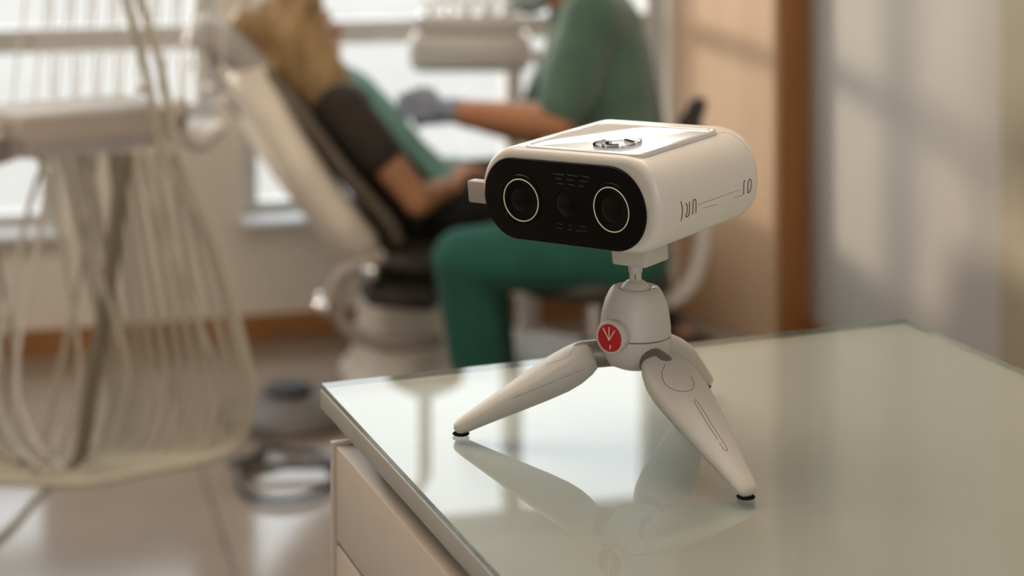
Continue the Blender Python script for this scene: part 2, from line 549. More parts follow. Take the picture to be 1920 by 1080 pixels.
# red button on a round boss
KD = V((-.58, -.815, 0.0)).normalized()
KC = tz(.0735)
Mk = frame_to(KD, KC)
bm = new(); lathe(bm, [(.0096, .005), (.0098, .0262), (.0107, .0270), (.0110, .0282), (.0110, .0312), (.0104, .0322), (.0094, .0324), (.0091, .0318), (.0, .0318)], (0, 0, 0), 56, Mk)
knob = link('knob', bm, M['satin'], tri)
bm = new(); lathe(bm, [(.0, .0315), (.0089, .0315), (.0089, .0322), (.0084, .0325), (.0, .0325)], (0, 0, 0), 56, Mk)
redc = link('red_cap', bm, M['red'], knob, True, 'round red cap with a white fan-shaped mark')
bm = new()
def kp(x, y): return Mk @ V((x, y, .03255))
for a, b in (((-.0048, .0060), (-.0002, -.0014)), ((-.0002, .0072), (-.0002, -.0014)), ((.0042, .0056), (-.0002, -.0014))):
    tube(bm, [kp(*a), kp(*b)], [.00042, .00034], 6)
tube(bm, [kp(.0004, -.0044), kp(.0009, -.0056), kp(.0003, -.0072)], .0004, 6)
link('white_mark', bm, M['offw'], knob)
# legs
FA, FB, FC = V((-.0922 * .4, 3.104 * .4, 0)), V((.3578 * .4, 2.80 * .4, 0)), V((.352 * .4, 3.376 * .4, 0))
legs = []
for F_ in (FA, FB, FC):
    d = V((F_.x - TC.x, F_.y - TC.y, 0)); L = d.length; d.normalize()
    top = tz(.0590) + d * .0300
    foot = V((F_.x, F_.y, TZ)) + V((0, 0, .0048)) + d * .0015
    ax = (foot - top); LL = ax.length; ax.normalize()
    side = V((0, 0, 1)).cross(d).normalized()
    outn = side.cross(ax).normalized()
    if outn.z < 0: outn = -outn
    rings = []
    prof = [(-.012, .0080, .0030, .0080), (0, .0125, .0050, .0118), (.02, .0148, .0062, .0140), (.07, .0178, .0076, .0160), (.15, .0200, .0084, .0175), (.25, .0204, .0086, .0175), (.40, .0184, .0080, .0155),
            (.55, .0156, .0070, .0130), (.70, .0126, .0060, .0104), (.85, .0096, .0050, .0080), (.93, .0082, .0045, .0068), (.975, .0070, .0038, .0058), (.993, .0052, .0028, .0044), (1.0, .0030, .0016, .0026)]
    for t, hw, bu, dp in prof:
        c = top + ax * (LL * t)
        ring = []
        for k in range(13):                       # outer convex face
            a = PI * k / 12
            ring.append(c + side * (hw * math.cos(a)) + outn * (bu * math.sin(a) ** .8 if math.sin(a) > 1e-6 else 0))
        for x_, y_ in ((-.97, -.12), (-.86, -.40), (-.62, -.72), (-.30, -.94), (0, -1.0), (.30, -.94), (.62, -.72), (.86, -.40), (.97, -.12)):
            ring.append(c + side * (hw * x_) + outn * (dp * y_ * .95))
        rings.append(ring)
    bm = new(); loft(bm, rings)
    lg = link('leg', bm, M['satin'], tri)
    legs.append(lg)
    # dark hinge between body and leg
    bm = new(); capsule(bm, tz(.0575) + d * .010, top + ax * .006 - V((0, 0, .001)), .0092, .0092); link('hinge', bm, M['hinge'], lg)
    # rubber foot
    bm = new()
    ellipsoid(bm, V((F_.x, F_.y, TZ + .0015)) - d * .0026, (.0058, .0054, .0015)); link('rubber_foot', bm, M['rubber'], lg)
bv = bvh_of([legs[0]])
stroke('seam_line', bv, [[(1114, 684), (1060, 706), (1010, 727), (962, 746)], [(1078, 648), (1066, 668), (1048, 676), (1024, 682)]], .00016, M['seam'], legs[0])
bv = bvh_of([legs[1]])
stroke('seam_line', bv, [[(1247, 683), (1241, 701), (1249, 722), (1272, 733), (1296, 731), (1301, 719), (1295, 705)], [(1302, 754), (1328, 797), (1346, 824)],
    [(1302, 754), (1307, 752), (1336, 798), (1363, 841), (1358, 843.5), (1349, 830)]], .00020, M['blackm'], legs[1])

# ------------------------------------------------------------------ 3D scanner on the tripod
A_ = V((0.73808679, -0.67269897, 0.05199981)); B_ = V((0.66924867, 0.7397219, 0.07012652)); Z_ = V((-0.08563944, -0.01695866, 0.99618186))
D1 = 1.165
P1 = P(1185, 294, D1)                    # right end of the flat front top edge
SC = D1 / 1.15
FW, HB, LB = .0935 * SC, .0600 * SC, .118
org = P1 - A_ * (FW / 2) - Z_ * HB       # bottom middle of the front face
MS = Matrix(((A_.x, B_.x, Z_.x, org.x), (A_.y, B_.y, Z_.y, org.y), (A_.z, B_.z, Z_.z, org.z), (0, 0, 0, 1)))
MSI = MS.inverted()
scn = thing('face_scanner', 'white handheld-size 3D scanner with two ringed lenses mounted on the tripod', 'scanner', MS @ V((.008, .045, 0)))
XL, XR = -.0870, .0665                   # ends of the housing section
ZB_, ZT_ = -.0024, HB
def stadium(inset, y, n=22):
    """rounded section of the housing: elliptical ends, flat top and bottom"""
    pts = []
    zc, rz = (ZB_ + ZT_) / 2, (ZT_ - ZB_) / 2 - inset
    for k in range(n + 1):
        a = -PI / 2 + PI * k / n
        e = 2 / 2.35
        c_, s_ = math.cos(a), math.sin(a)
        ax2 = .0300 - inset
        pts.append(MS @ V((XR - .0300 + ax2 * (max(c_, 0) ** e), y, zc + rz * math.copysign(abs(s_) ** e, s_))))
    for k in range(n + 1):
        a = PI / 2 + PI * k / n
        ax2 = .0340 - inset
        pts.append(MS @ V((XL + .0340 + ax2 * math.cos(a), y, zc + rz * math.sin(a))))
    return pts
bm = new()
rf, rb = .0050, .018
st = [(0.0070, 0.0008), (0.0054, 0.0)] + [(rf * (1 - math.sin(PI / 2 * k / 6)), rf * (1 - math.cos(PI / 2 * k / 6))) for k in range(1, 7)]
st += [(0, LB * f) for f in (.2, .4, .6)]
st += [(rb * (1 - math.cos(PI / 2 * k / 8)), LB - rb + rb * math.sin(PI / 2 * k / 8)) for k in range(9)]
loft(bm, [stadium(i, y) for i, y in st])
shell = link('housing', bm, M['plastic'], scn)
# black front window, slightly below the middle of the face
def winring(ins, y, n=24):
    cx, hw, zc, r = -.0144, .0418, .0262, .0274
    pts = []
    for s in (1, -1):
        for k in range(n + 1):
            a = -PI / 2 * s + PI * k / n
            pts.append(MS @ V((cx + s * hw + (r - ins) * math.cos(a), y, zc + (r - ins) * math.sin(a))))
    return pts
bm = new()
loft(bm, [winring(i, y) for i, y in ((.0, .0030), (.0, -.0002), (.0004, -.0008), (.0012, -.0010))])
win = link('front_window', bm, M['black'], scn)
# lid on the flat top
def lidring(ins, z, hx=FW / 2 + .003, y0=.0035, y1=.091, rr=.007):
    pts = []
    x0, x1, a0, a1 = -hx + ins, hx - ins, y0 + ins, y1 - ins
    for cx, cy, s in ((x1 - rr, a0 + rr, -PI / 2), (x1 - rr, a1 - rr, 0), (x0 + rr, a1 - rr, PI / 2), (x0 + rr, a0 + rr, PI)):
        for k in range(7):
            a = s + PI / 2 * k / 6
            pts.append(MS @ V((cx + rr * math.cos(a), cy + rr * math.sin(a), z)))
    return pts
bm = new()
loft(bm, [lidring(0, HB - .002), lidring(0, HB + .0004), lidring(.0005, HB + .0009), lidring(.0022, HB + .0010), lidring(.0029, HB + .0003), lidring(.0034, HB + .0001)])
lid = link('lid', bm, M['lid'], scn)
# round mark on the lid
bm = new()
bv_top = None
def onface(px, plane_y=None, plane_z=None):
    d = P(px[0], px[1], 1.0) - EYE
    o = MSI @ EYE
    dd = (MSI.to_3x3() @ d)
    t = (plane_y - o.y) / dd.y if plane_y is not None else (plane_z - o.z) / dd.z
    return o + dd * t
lc = onface((1158, 267), plane_z=HB)
zl = HB + .00022
def arc(r, a0, a1, rad, ccx=lc.x, ccy=lc.y, n=24):
    tube(bm, [MS @ V((ccx + r * math.cos(a0 + (a1 - a0) * k / n), ccy + r * math.sin(a0 + (a1 - a0) * k / n), zl)) for k in range(n + 1)], rad, 6)
LR = .0158
arc(LR, PI * .90, PI * 2.10, .0008); arc(LR, PI * .1, PI * .9, .00035)
arc(LR * .45, PI * 1.05, PI * 1.75, .0010)
for (ax_, ay_, bx_, by_, rr_) in ((-.1, .62, .62, .30, .0011), (-.72, .0, -.42, .12, .0006), (-.60, -.30, -.56, -.36, .0006), (.35, -.2, .5, -.26, .0003), (-.25, -.70, -.2, -.62, .0009)):
    tube(bm, [MS @ V((lc.x + LR * ax_, lc.y + LR * ay_, zl)), MS @ V((lc.x + LR * bx_, lc.y + LR * by_, zl))], rr_, 6)
for v in bm.verts:
    q = MSI @ v.co; q.z = zl + (q.z - zl) * .12; v.co = MS @ q
link('round_emblem', bm, M['ink'], lid)
# lenses
for (px, R__, toe) in (((981, 374), .0140, 6), ((1147, 393), .0143, 0)):
    c = onface(px, plane_y=-.0012)
    Ml = MS @ Matrix.Translation(c + V((0, -.0017 if toe else 0, 0))) @ Matrix.Rotation(math.radians(toe), 4, 'Z') @ Matrix.Rotation(PI / 2, 4, 'X')
    bm = new()
    lathe(bm, [(R__ + .0030, -.0004), (R__ + .0026, .0002), (R__ + .0004, .0004), (R__ - .0003, .0004), (R__ - .001, .0001), (0, .0001)], (0, 0, 0), 64, Ml)
    ln = link('lens', bm, M['black'], scn)
    bm = new()
    lathe(bm, [(R__ - .00022, .0002), (R__ - .00022, .0009), (R__ + .00018, .0009), (R__ + .00018, .0002)], (0, 0, 0), 72, Ml)
    bm.free(); bm = new()
    tube(bm, [Ml @ V((R__ * math.cos(2 * PI * k / 72), R__ * math.sin(2 * PI * k / 72), .0006)) for k in range(73)], .00034, 8, False)
    link('lens_ring', bm, M['brass'], ln)
    bm = new(); lathe(bm, [(R__ * .58, .0001), (R__ * .5, .0006), (R__ * .25, .0011), (0, .0013)], (0, 0, 0), 48, Ml); link('lens_glass', bm, M['lens'], ln)
c = onface((1061, 383), plane_y=-.0012)
Ml = MS @ Matrix.Translation(c) @ Matrix.Rotation(PI / 2, 4, 'X')
bm = new(); lathe(bm, [(.0108, -.0004), (.0106, .0001), (.0095, .0003), (.0088, .0001), (0, .0001)], (0, 0, 0), 56, Ml)
ln = link('lens', bm, M['black'], scn, True, 'small unringed middle lens')
bm = new(); lathe(bm, [(.0078, .0001), (.006, .0009), (.003, .0014), (0, .0016)], (0, 0, 0), 48, Ml); link('lens_glass', bm, M['lens'], ln)
# dim dashes and short bars above and below the middle lens
bv = bvh_of([win])
up = []
for (x0, y0, x1, y1) in ((1037, 326, 1057, 328), (1064, 328, 1083, 331), (1091, 330, 1105, 333),
                         (1041, 334.5, 1053, 336), (1063, 337, 1075, 338), (1087, 339, 1102, 341),
                         (1045, 344, 1058, 345.5), (1066, 346, 1078, 348.5), (1085, 348.5, 1094, 350)):
    up.append([(x0, y0), (x1, y1)])
stroke('printed_dashes', bv, up, .00028, M['dim'], win)
dn = []
for (x0, y0, x1, y1) in ((1046, 419, 1056, 421), (1064, 422, 1073, 423), (1086, 423.5, 1098, 426),
                         (1043, 427, 1054, 429), (1064, 430, 1074, 432), (1080, 433, 1100, 434)):
    dn.append([(x0, y0), (x1, y1)])
stroke('printed_dashes', bv, dn, .00022, M['dim'], win)
# side marks
bv = bvh_of([shell])
for g_ in ([(1276.5, 377.5), (1279, 389), (1279, 402), (1276.5, 414.5)],
    [(1285.5, 381), (1288.3, 386), (1288, 397), (1286, 406), (1291, 404), (1292.5, 394), (1292.8, 378)],
    [(1298.5, 402), (1299, 390), (1299.6, 377), (1303, 374), (1304.8, 378), (1304.6, 399)],
    [(1394, 364.5), (1394.4, 350), (1395, 340), (1397, 339)],
    [(1402, 361.5), (1402, 349), (1403.5, 339), (1406.5, 336), (1408.7, 343), (1407.6, 354), (1404.5, 360.5), (1402, 361.5)]):
    stroke('side_mark', bv, [g_], .00042, M['blackm'], shell)
stroke('side_line', bv, [[(1308, 384), (1348, 370), (1387, 356)], [(1318, 390), (1345, 383)], [(1376, 371), (1392, 366)]], .00018, M['seam'], shell)
stroke('seam_line', bv, [[(1215, 290), (1270, 272.5), (1330, 253), (1360, 247.5)], [(1361, 248), (1385, 260), (1404, 283)], [(1256, 463), (1320, 440), (1390, 412)]], .00016, M['seam'], shell)
# little pull tab at its left end
bm = new()
tq = MSI @ P(897, 358, 1.266)
box(bm, (tq.x + .002, tq.y, tq.z), (.0170, .0080, .0150), MS, .0012)
tab = link('side_tab', bm, M['unit2'], scn, True, 'grey-beige tab sticking out at its left end')
# mounting block under the body
bm = new()
pc = MSI @ tz(.132)
box(bm, (pc.x + .0030, pc.y, -.0110), (.0285, .0265, .0250), MS, .0018)
blk = link('mounting_block', bm, M['satin'], scn)

# ------------------------------------------------------------------ dental chair (local frame: x towards the feet, y away from the camera)
CHR = V((-.167, 4.45, 0)); CHA = math.atan2(.269, .963)
MC = Matrix.Translation(CHR) @ Matrix.Rotation(CHA, 4, 'Z')
def C_(x, y, z): return MC @ V((x, y, z))
chair = thing('dental_chair', 'reclined dental chair with dark seat and pale shell, under the patient', 'dental chair', CHR, CHA)
def slab_path(bm, path, hw, thick, M4=MC, off=0.0, n=10, squash=.5):
    """cushion following a side-view path [(x, z)...]; hw = half width per point"""
    pts = spline([(a, 0, b) for a, b in path], 6)
    m = len(pts)
    rings = []
    for i, p in enumerate(pts):
        t = (pts[min(i + 1, m - 1)] - pts[max(i - 1, 0)]).normalized()
        nrm = V((-t.z, 0, t.x))
        f = i / (m - 1) * (len(hw) - 1)
        k = min(int(f), len(hw) - 2)
        h = hw[k] + (hw[k + 1] - hw[k]) * (f - k)
        e = min(1.0, math.sin(PI * min(max((i + .35) / (m - .3), 0), 1)) * 3.2) ** .5
        th = thick * e
        ring = []
        for q in range(24):
            a = 2 * PI * q / 24
            cx, sx = math.cos(a), math.sin(a)
            y = math.copysign(abs(cx) ** squash, cx) * h * (0.75 + .25 * e)
            zz = math.copysign(abs(sx) ** .7, sx) * th / 2
            ring.append(M4 @ (p + V((0, y, 0)) + nrm * (zz + off)))
        rings.append(ring)
    loft(bm, rings)
bm = new(); slab_path(bm, [(-.46, .79), (-.385, .70), (-.27, .545), (-.175, .43), (-.15, .37)], [.12, .22, .26, .26, .24], .040); link('backrest', bm, M['uph'], chair)
bm = new(); slab_path(bm, [(-.49, .80), (-.445, .70), (-.380, .570), (-.285, .435), (-.20, .33)], [.10, .20, .265, .27, .22], .110); link('backrest_shell', bm, M['shell'], chair, True, 'pale beige moulded back shell')
bm = new(); slab_path(bm, [(-.25, .345), (-.10, .335), (.10, .35), (.26, .375), (.38, .355)], [.22, .25, .25, .24, .22], .085); link('seat', bm, M['uphd'], chair, True, 'dark seat cushion')
bm = new(); slab_path(bm, [(.37, .345), (.43, .30), (.44, .18), (.44, .09)], [.20, .20, .19, .17], .05); link('leg_rest', bm, M['uphd'], chair)
bm = new(); slab_path(bm, [(-.20, .275), (0, .262), (.2, .275), (.38, .30)], [.15, .19, .19, .15], .06); link('seat_shell', bm, M['uph'], chair)
bm = new()
loft(bm, [[C_(cx + hx * math.copysign(abs(math.cos(2 * PI * k / 32)) ** .6, math.cos(2 * PI * k / 32)), hy * math.copysign(abs(math.sin(2 * PI * k / 32)) ** .6, math.sin(2 * PI * k / 32)), z_) for k in range(32)]
          for cx, hx, hy, z_ in ((.10, .34, .22, 0.0), (.10, .34, .22, .035), (.06, .28, .19, .055), (-.04, .17, .15, .09), (-.06, .14, .13, .18), (-.04, .15, .14, .262))])
link('base', bm, M['shell'], chair)
# headrest with chrome joint
bm = new(); slab_path(bm, [(-.60, .87), (-.54, .835), (-.475, .785), (-.43, .72)], [.07, .11, .12, .10], .085); hr = link('headrest', bm, M['uphl'], chair, True, 'grey-taupe padded headrest')
bm = new(); tube(bm, [C_(-.56, -.01, .80), C_(-.53, -.01, .72), C_(-.48, 0, .66)], .014, 10); link('headrest_bar', bm, M['chrome'], hr)
for x_, y_, z_, r_ in ((-.615, -.10, .845, .011), (-.615, -.10, .79, .008), (-.565, -.10, .735, .013), (-.555, -.12, .70, .009), (-.53, -.13, .715, .012)):
    bm = new(); ellipsoid(bm, C_(x_, y_, z_), (r_, r_, r_), None, 10); link('chrome_knob', bm, M['chrome'], hr)
# armrest and swivel bracket on the near side
bm = new(); tube(bm, spline([C_(-.20, -.27, .37), C_(-.29, -.275, .34), C_(-.315, -.275, .28), C_(-.28, -.275, .21), C_(-.19, -.27, .17), C_(-.06, -.20, .15)], 6), .017, 10); link('swivel_arm', bm, M['unit2'], chair)
for x_, z_ in ((-.235, .345), (-.34, .275)):
    bm = new(); capsule(bm, C_(x_, -.31, z_), C_(x_, -.26, z_), .020, .020); link('joint_cap', bm, M['chrome'], chair)
bm = new(); slab_path(bm, [(-.24, .285), (-.17, .275), (-.08, .26)], [.05, .06, .05], .05, MC @ Matrix.Translation((0, -.24, 0))); link('bracket', bm, M['uphd'], chair)

# ------------------------------------------------------------------ people
def head(parent, Mh, skin, hair, hair_fn, masked=False, voxel=.005):
    """head in its own frame: x = face forward, z = up, origin at the head centre; returns head mesh"""
    def f(bm):
        R3 = Mh.to_3x3()
        def E(c, r): ellipsoid(bm, Mh @ V(c), r, R3, 12)
        E((-.008, 0, .028), (.094, .074, .082)); E((.018, 0, -.038), (.066, .058, .068)); E((.038, 0, -.082), (.034, .034, .022))
        E((.082, 0, -.012), (.020, .013, .024)); E((.094, 0, -.022), (.013, .014, .010)); E((.070, 0, .022), (.020, .050, .014))
        E((.074, 0, -.056), (.013, .024, .008)); E((.073, 0, -.067), (.012, .021, .007))
        for s in (-1, 1):
            E((.044, s * .036, -.018), (.030, .022, .022)); E((-.004, s * .076, -.008), (.018, .008, .030)); E((-.010, s * .082, .004), (.012, .007, .018))
        capsule(bm, Mh @ V((-.03, 0, -.05)), Mh @ V((-.055, 0, -.15)), .052, .058)
    h = blob('head', f, skin, parent, voxel, 4)
    for s in (-1, 1):
        bm = new(); ellipsoid(bm, Mh @ V((.073, s * .031, .004)), (.0125, .0125, .0125), None, 10); link('eye', bm, M['eye'], h)
        bm = new(); ellipsoid(bm, Mh @ V((.0835, s * .031, .003)), (.004, .006, .006), Mh.to_3x3(), 8); link('iris', bm, M['hair2'], h)
        bm = new(); tube(bm, [Mh @ V((.088, s * .014, .026)), Mh @ V((.088, s * .032, .032)), Mh @ V((.078, s * .048, .026))], .0035, 6); link('eyebrow', bm, hair, h)
        bm = new(); capsule(bm, Mh @ V((.071, s * .018, .011)), Mh @ V((.067, s * .044, .010)), .009, .007); link('eyelid', bm, skin, h)
    bm = new(); tube(bm, [Mh @ V((.080, -.022, -.0612)), Mh @ V((.0885, 0, -.0605)), Mh @ V((.080, .022, -.0612))], .0018, 6); link('mouth_line', bm, M['red'] if not masked else skin, h)
    if masked:
        bm = new()
        R3 = Mh.to_3x3()
        ellipsoid(bm, Mh @ V((.050, 0, -.052)), (.058, .064, .052), R3, 14)
        mk = link('face_mask', bm, M['mask'], h, True, 'blue-grey surgical face mask')
        for s in (-1, 1):
            bm = new(); tube(bm, spline([Mh @ V((.06, s * .055, -.03)), Mh @ V((.03, s * .078, -.012)), Mh @ V((-.012, s * .090, -.002))], 4), .0016, 6); link('ear_loop', bm, M['offw'], mk)
    blob('hair', hair_fn, hair, h, .007, 4)
    return h

def frame_xz(origin, fwd, up):
    x = V(fwd).normalized(); y = V(up).cross(x).normalized(); z = x.cross(y)
    m = Matrix((x, y, z)).transposed().to_4x4(); m.translation = V(origin)
    return m

def hand(bm, wrist, fwd, palm_n, side, curl=.5, k=1.0):
    """palm with five separate bent fingers; fwd = pointing direction, palm_n = out of the palm, side = towards the thumb"""
    fwd, palm_n, side = V(fwd).normalized(), V(palm_n).normalized(), V(side).normalized()
    o = V(wrist)
    for s, e in ((-.022, .5), (-.008, 1), (.008, 1), (.022, .7)):
        capsule(bm, o + side * s * .7 * k + fwd * .012 * k, o + side * s * 1.25 * k + fwd * .078 * k, .0135 * k, .0115 * k, 10)
    for s, L, c in ((.030, .072, .8), (.010, .080, 1.0), (-.010, .075, 1.1), (-.029, .058, 1.2)):
        p = o + side * s * k + fwd * .085 * k
        d = fwd.copy()
        for j, f_ in enumerate((.45, .32, .23)):
            ang = curl * c * (.7 + .5 * j)
            d = (d * math.cos(ang * .7) + palm_n * math.sin(ang * .7)).normalized()
            q = p + d * L * f_ * k
            capsule(bm, p, q, (.0092 - .0008 * j) * k, (.0085 - .0008 * j) * k, 8)
            p = q
    p = o + side * .020 * k + fwd * .022 * k
    for d, L in ((side * .75 + fwd * .6 + palm_n * .25, .034), (side * .25 + fwd * .85 + palm_n * .45, .030), (fwd * .9 + palm_n * .5 - side * .1, .024)):
        q = p + V(d).normalized() * L * k
        capsule(bm, p, q, .0115 * k, .0098 * k, 8)
        p = q

# --- dentist, seated on the stool, facing left
DN = lambda x, y, d: P(x, y, d)
d_hipc = DN(1150, 455, 4.06); d_chest = DN(1118, 140, 4.06); d_neck = DN(1052, -20, 4.06)
d_sh = [DN(1106, 38, 3.89), DN(1098, 34, 4.25)]
d_el = [DN(1046, 228, 3.84), DN(1000, 245, 4.33)]
d_wr = [DN(836, 206, 3.98), DN(858, 214, 4.30)]
d_hip = [DN(1148, 470, 3.97), DN(1148, 468, 4.16)]
d_kn = [DN(868, 486, 3.93), DN(900, 482, 4.20)]
d_an = [DN(905, 772, 3.98), DN(925, 756, 4.22)]
dent = thing('person', 'seated person in green scrubs and face mask working on the patient', 'person', (d_hipc.x, d_hipc.y, 0))
Mhd = frame_xz(DN(1006, -78, 4.07), (-.82, .12, -.56), (-.5, 0, .82))
def fb(bm):
    ellipsoid(bm, d_hipc, (.115, .165, .10)); capsule(bm, d_hipc, d_chest, .11, .115)
    for s in (0, 1):
        sy = -1 if s == 0 else 1
        capsule(bm, d_chest + V((0, sy * .06, -.04)), d_chest + V((0, sy * .07, .05)), .10, .10)
        capsule(bm, d_chest + V((0, sy * .05, .10)), d_sh[s], .06, .052)
        capsule(bm, d_sh[s], d_el[s], .047, .038); capsule(bm, d_el[s], d_wr[s], .040, .026)
        capsule(bm, d_hip[s], d_kn[s], .075, .052); capsule(bm, d_kn[s], d_an[s], .050, .034)
        capsule(bm, d_an[s], DN(905 - 90, 815, d_an[s].y) , .034, .030)
    capsule(bm, d_chest + V((-.02, 0, .14)), d_neck + V((-.045, 0, .05)), .056, .052)
body_d = blob('body', fb, M['skin'], dent, .010, 5)
def hd(bm):
    R3 = Mhd.to_3x3()
    ellipsoid(bm, Mhd @ V((-.020, 0, .040)), (.098, .083, .084), R3); ellipsoid(bm, Mhd @ V((-.052, 0, -.01)), (.06, .078, .07), R3)
head(dent, Mhd, M['skin'], M['hair2'], hd, True)
def ftop(bm):
    ellipsoid(bm, d_hipc + V((0, 0, .02)), (.13, .175, .11)); capsule(bm, d_hipc + V((0, 0, .03)), d_chest + V((.0, 0, 0)), .125, .128)
    capsule(bm, d_hipc + V((.02, 0, .16)), d_chest + V((.012, 0, .04)), .112, .112)
    for s in (0, 1):
        sy = -1 if s == 0 else 1
        capsule(bm, d_hipc + V((0, sy * .06, .05)), d_chest + V((0, sy * .075, .05)), .105, .108)
        capsule(bm, d_chest + V((0.01, sy * .05, .10)), d_sh[s], .095, .070)
        t = d_sh[s].lerp(d_el[s], .80)
        capsule(bm, d_sh[s], t, .062, .058)
    capsule(bm, d_chest + V((0, 0, .08)), d_neck + V((.055, 0, .0)), .105, .070)
    capsule(bm, d_chest + V((-.01, 0, .02)), d_chest + V((-.02, 0, .12)), .115, .09)
blob('scrub_top', ftop, M['scrub'], dent, .010, 8, 'muted green short-sleeved scrub top')
def fpant(bm):
    ellipsoid(bm, d_hipc + V((.0, 0, -.02)), (.128, .178, .095))
    for s in (0, 1):
        capsule(bm, d_hip[s], d_kn[s] , .088, .068); capsule(bm, d_kn[s], d_an[s] + V((0, 0, .02)), .065, .058)
        capsule(bm, d_hip[s] + V((-.06, 0, .0)), d_kn[s] + V((.08, 0, .005)), .085, .075)
blob('trousers', fpant, M['pants'], dent, .010, 8, 'dark green scrub trousers')
for s in (0, 1):
    def fg(bm, s=s):
        d = (d_wr[s] - d_el[s]).normalized()
        capsule(bm, d_wr[s] - d * .030, d_wr[s] + d * .01, .030, .024)
        tgt = V((-1, .05, .10)) if s == 0 else V((-1, -.2, .05))
        hand(bm, d_wr[s], tgt, V((.1, .9 if s == 0 else -.9, -.35)), V((.1, .2 if s == 0 else -.2, .95)), .75, .78)
    blob('glove', fg, M['glove'], dent, .005, 3, 'blue-grey nitrile glove')
    a = d_an[s]
    def fs(bm, a=a):
        for x0, x1, ra, rb_ in ((.03, -.06, .040, .038), (-.06, -.17, .038, .030)):
            capsule(bm, V((a.x + x0, a.y, .042)), V((a.x + x1, a.y, .036)), ra, rb_)
        capsule(bm, V((a.x + .01, a.y, .10)), V((a.x, a.y, .05)), .042, .042)
    def fs2(bm, fs=fs):
        fs(bm)
    sh = blob('shoe', fs2, M['unit'], dent, .008, 5, 'pale clog')
# small mirror held in the near glove
mir = thing('dental_mirror', 'slim steel dental mirror held in the gloved hand', 'dental mirror', DN(790, 190, 3.99))
bm = new(); tube(bm, [DN(802, 198, 3.995), DN(772, 168, 4.01)], .004, 8); link('handle', bm, M['chrome'], mir)
bm = new(); capsule(bm, DN(772, 168, 4.01), DN(764, 172, 4.01), .008, .008); link('mirror_head', bm, M['chrome'], mir)

# --- patient, lying back in the chair
pat = thing('person', 'reclined blonde patient in dark clothes with a teal bib', 'person', C_(0, 0, 0), CHA)
p_hip = [C_(.0, -.09, .425), C_(.0, .09, .425)]; p_chest = C_(-.235, 0, .615); p_neck = C_(-.315, 0, .725)
p_sh = [C_(-.275, -.165, .685), C_(-.275, .165, .685)]
p_el = [P(784, 376, 4.20), C_(-.12, .235, .475)]
p_wr = [P(836, 352, 4.31), P(812, 326, 4.44)]
p_kn = [C_(.42, -.10, .450), C_(.42, .10, .450)]
p_an = [C_(.515, -.10, .10), C_(.515, .10, .10)]
Mhp = frame_xz(C_(-.352, -.01, .835), C_(.86, -.06, .32) - C_(0, 0, 0), C_(-.34, 0, .86) - C_(0, 0, 0))
def pb(bm):
    hc = C_(-.01, 0, .425)
    capsule(bm, hc, p_chest, .085, .085)
    for s in (0, 1):
        sy = -1 if s == 0 else 1
        capsule(bm, C_(-.02, sy * .05, .425), C_(-.235, sy * .06, .615), .08, .08)
        capsule(bm, C_(-.25, sy * .04, .67), p_sh[s], .055, .048)
        capsule(bm, p_sh[s], p_el[s], .045, .036); capsule(bm, p_el[s], p_wr[s], .038, .025)
        capsule(bm, p_hip[s], p_kn[s], .078, .052); capsule(bm, p_kn[s], p_an[s], .048, .034)
        capsule(bm, p_an[s], p_an[s] + V((.07, .02, -.02)), .034, .028)
    capsule(bm, p_chest, Mhp @ V((-.045, 0, -.10)), .055, .05)
    hand(bm, p_wr[0], C_(1, .45, .12) - C_(0, 0, 0), C_(.1, .4, -1) - C_(0, 0, 0), C_(.1, .8, .5) - C_(0, 0, 0), .6, .92)
    hand(bm, p_wr[1], C_(1, -.6, .15) - C_(0, 0, 0), C_(.1, -.4, -1) - C_(0, 0, 0), C_(.1, -.8, .5) - C_(0, 0, 0), .6, .92)
body_p = blob('body', pb, M['skin2'], pat, .007, 3)
def hp(bm):
    R3 = Mhp.to_3x3()
    ellipsoid(bm, Mhp @ V((-.022, 0, .036)), (.104, .088, .092), R3); ellipsoid(bm, Mhp @ V((-.045, 0, -.03)), (.075, .088, .09), R3)
    ellipsoid(bm, Mhp @ V((.045, 0, .075)), (.045, .070, .040), R3)
    for sy in (-1, 1):
        for k in range(5):
            a = Mhp @ V((-.03 + .016 * k, sy * (.078 - .006 * k), .02)); b_ = Mhp @ V((-.040 + .022 * k, sy * (.090 - .004 * k), -.08))
            c_ = C_(-.33 + .03 * k, sy * .10, .70 - .012 * k)
            capsule(bm, a, b_, .030, .028, 10); capsule(bm, b_, c_, .028, .020, 10)
    ellipsoid(bm, Mhp @ V((-.095, 0, .075)), (.045, .05, .045), R3)
head(pat, Mhp, M['skin2'], M['hair'], hp)
def ps(bm):
    capsule(bm, C_(-.04, 0, .44), p_chest, .092, .100)
    for s in (0, 1):
        sy = -1 if s == 0 else 1
        capsule(bm, C_(-.04, sy * .055, .43), C_(-.235, sy * .065, .610), .088, .090)
        capsule(bm, C_(-.24, sy * .05, .66), p_sh[s], .075, .062)
        capsule(bm, p_sh[s], p_sh[s].lerp(p_el[s], .47), .062, .056)
blob('shirt', ps, M['shirt'], pat, .010, 8, 'dark short-sleeved shirt')
def pt(bm):
    ellipsoid(bm, C_(.0, 0, .425), (.12, .180, .088), Matrix.Rotation(CHA, 3, 'Z'))
    for s in (0, 1):
        capsule(bm, p_hip[s], p_kn[s], .088, .066); capsule(bm, p_kn[s], p_an[s] + V((0, 0, .03)), .064, .05)
blob('trousers', pt, M['trouser'], pat, .010, 8, 'black trousers')
for s in (0, 1):
    def fs(bm, s=s):
        capsule(bm, p_an[s] + V((0, 0, -.02)), p_an[s] + V((.11, .03, -.04)), .044, .034)
    blob('shoe', fs, M['uphd'], pat, .008, 5)
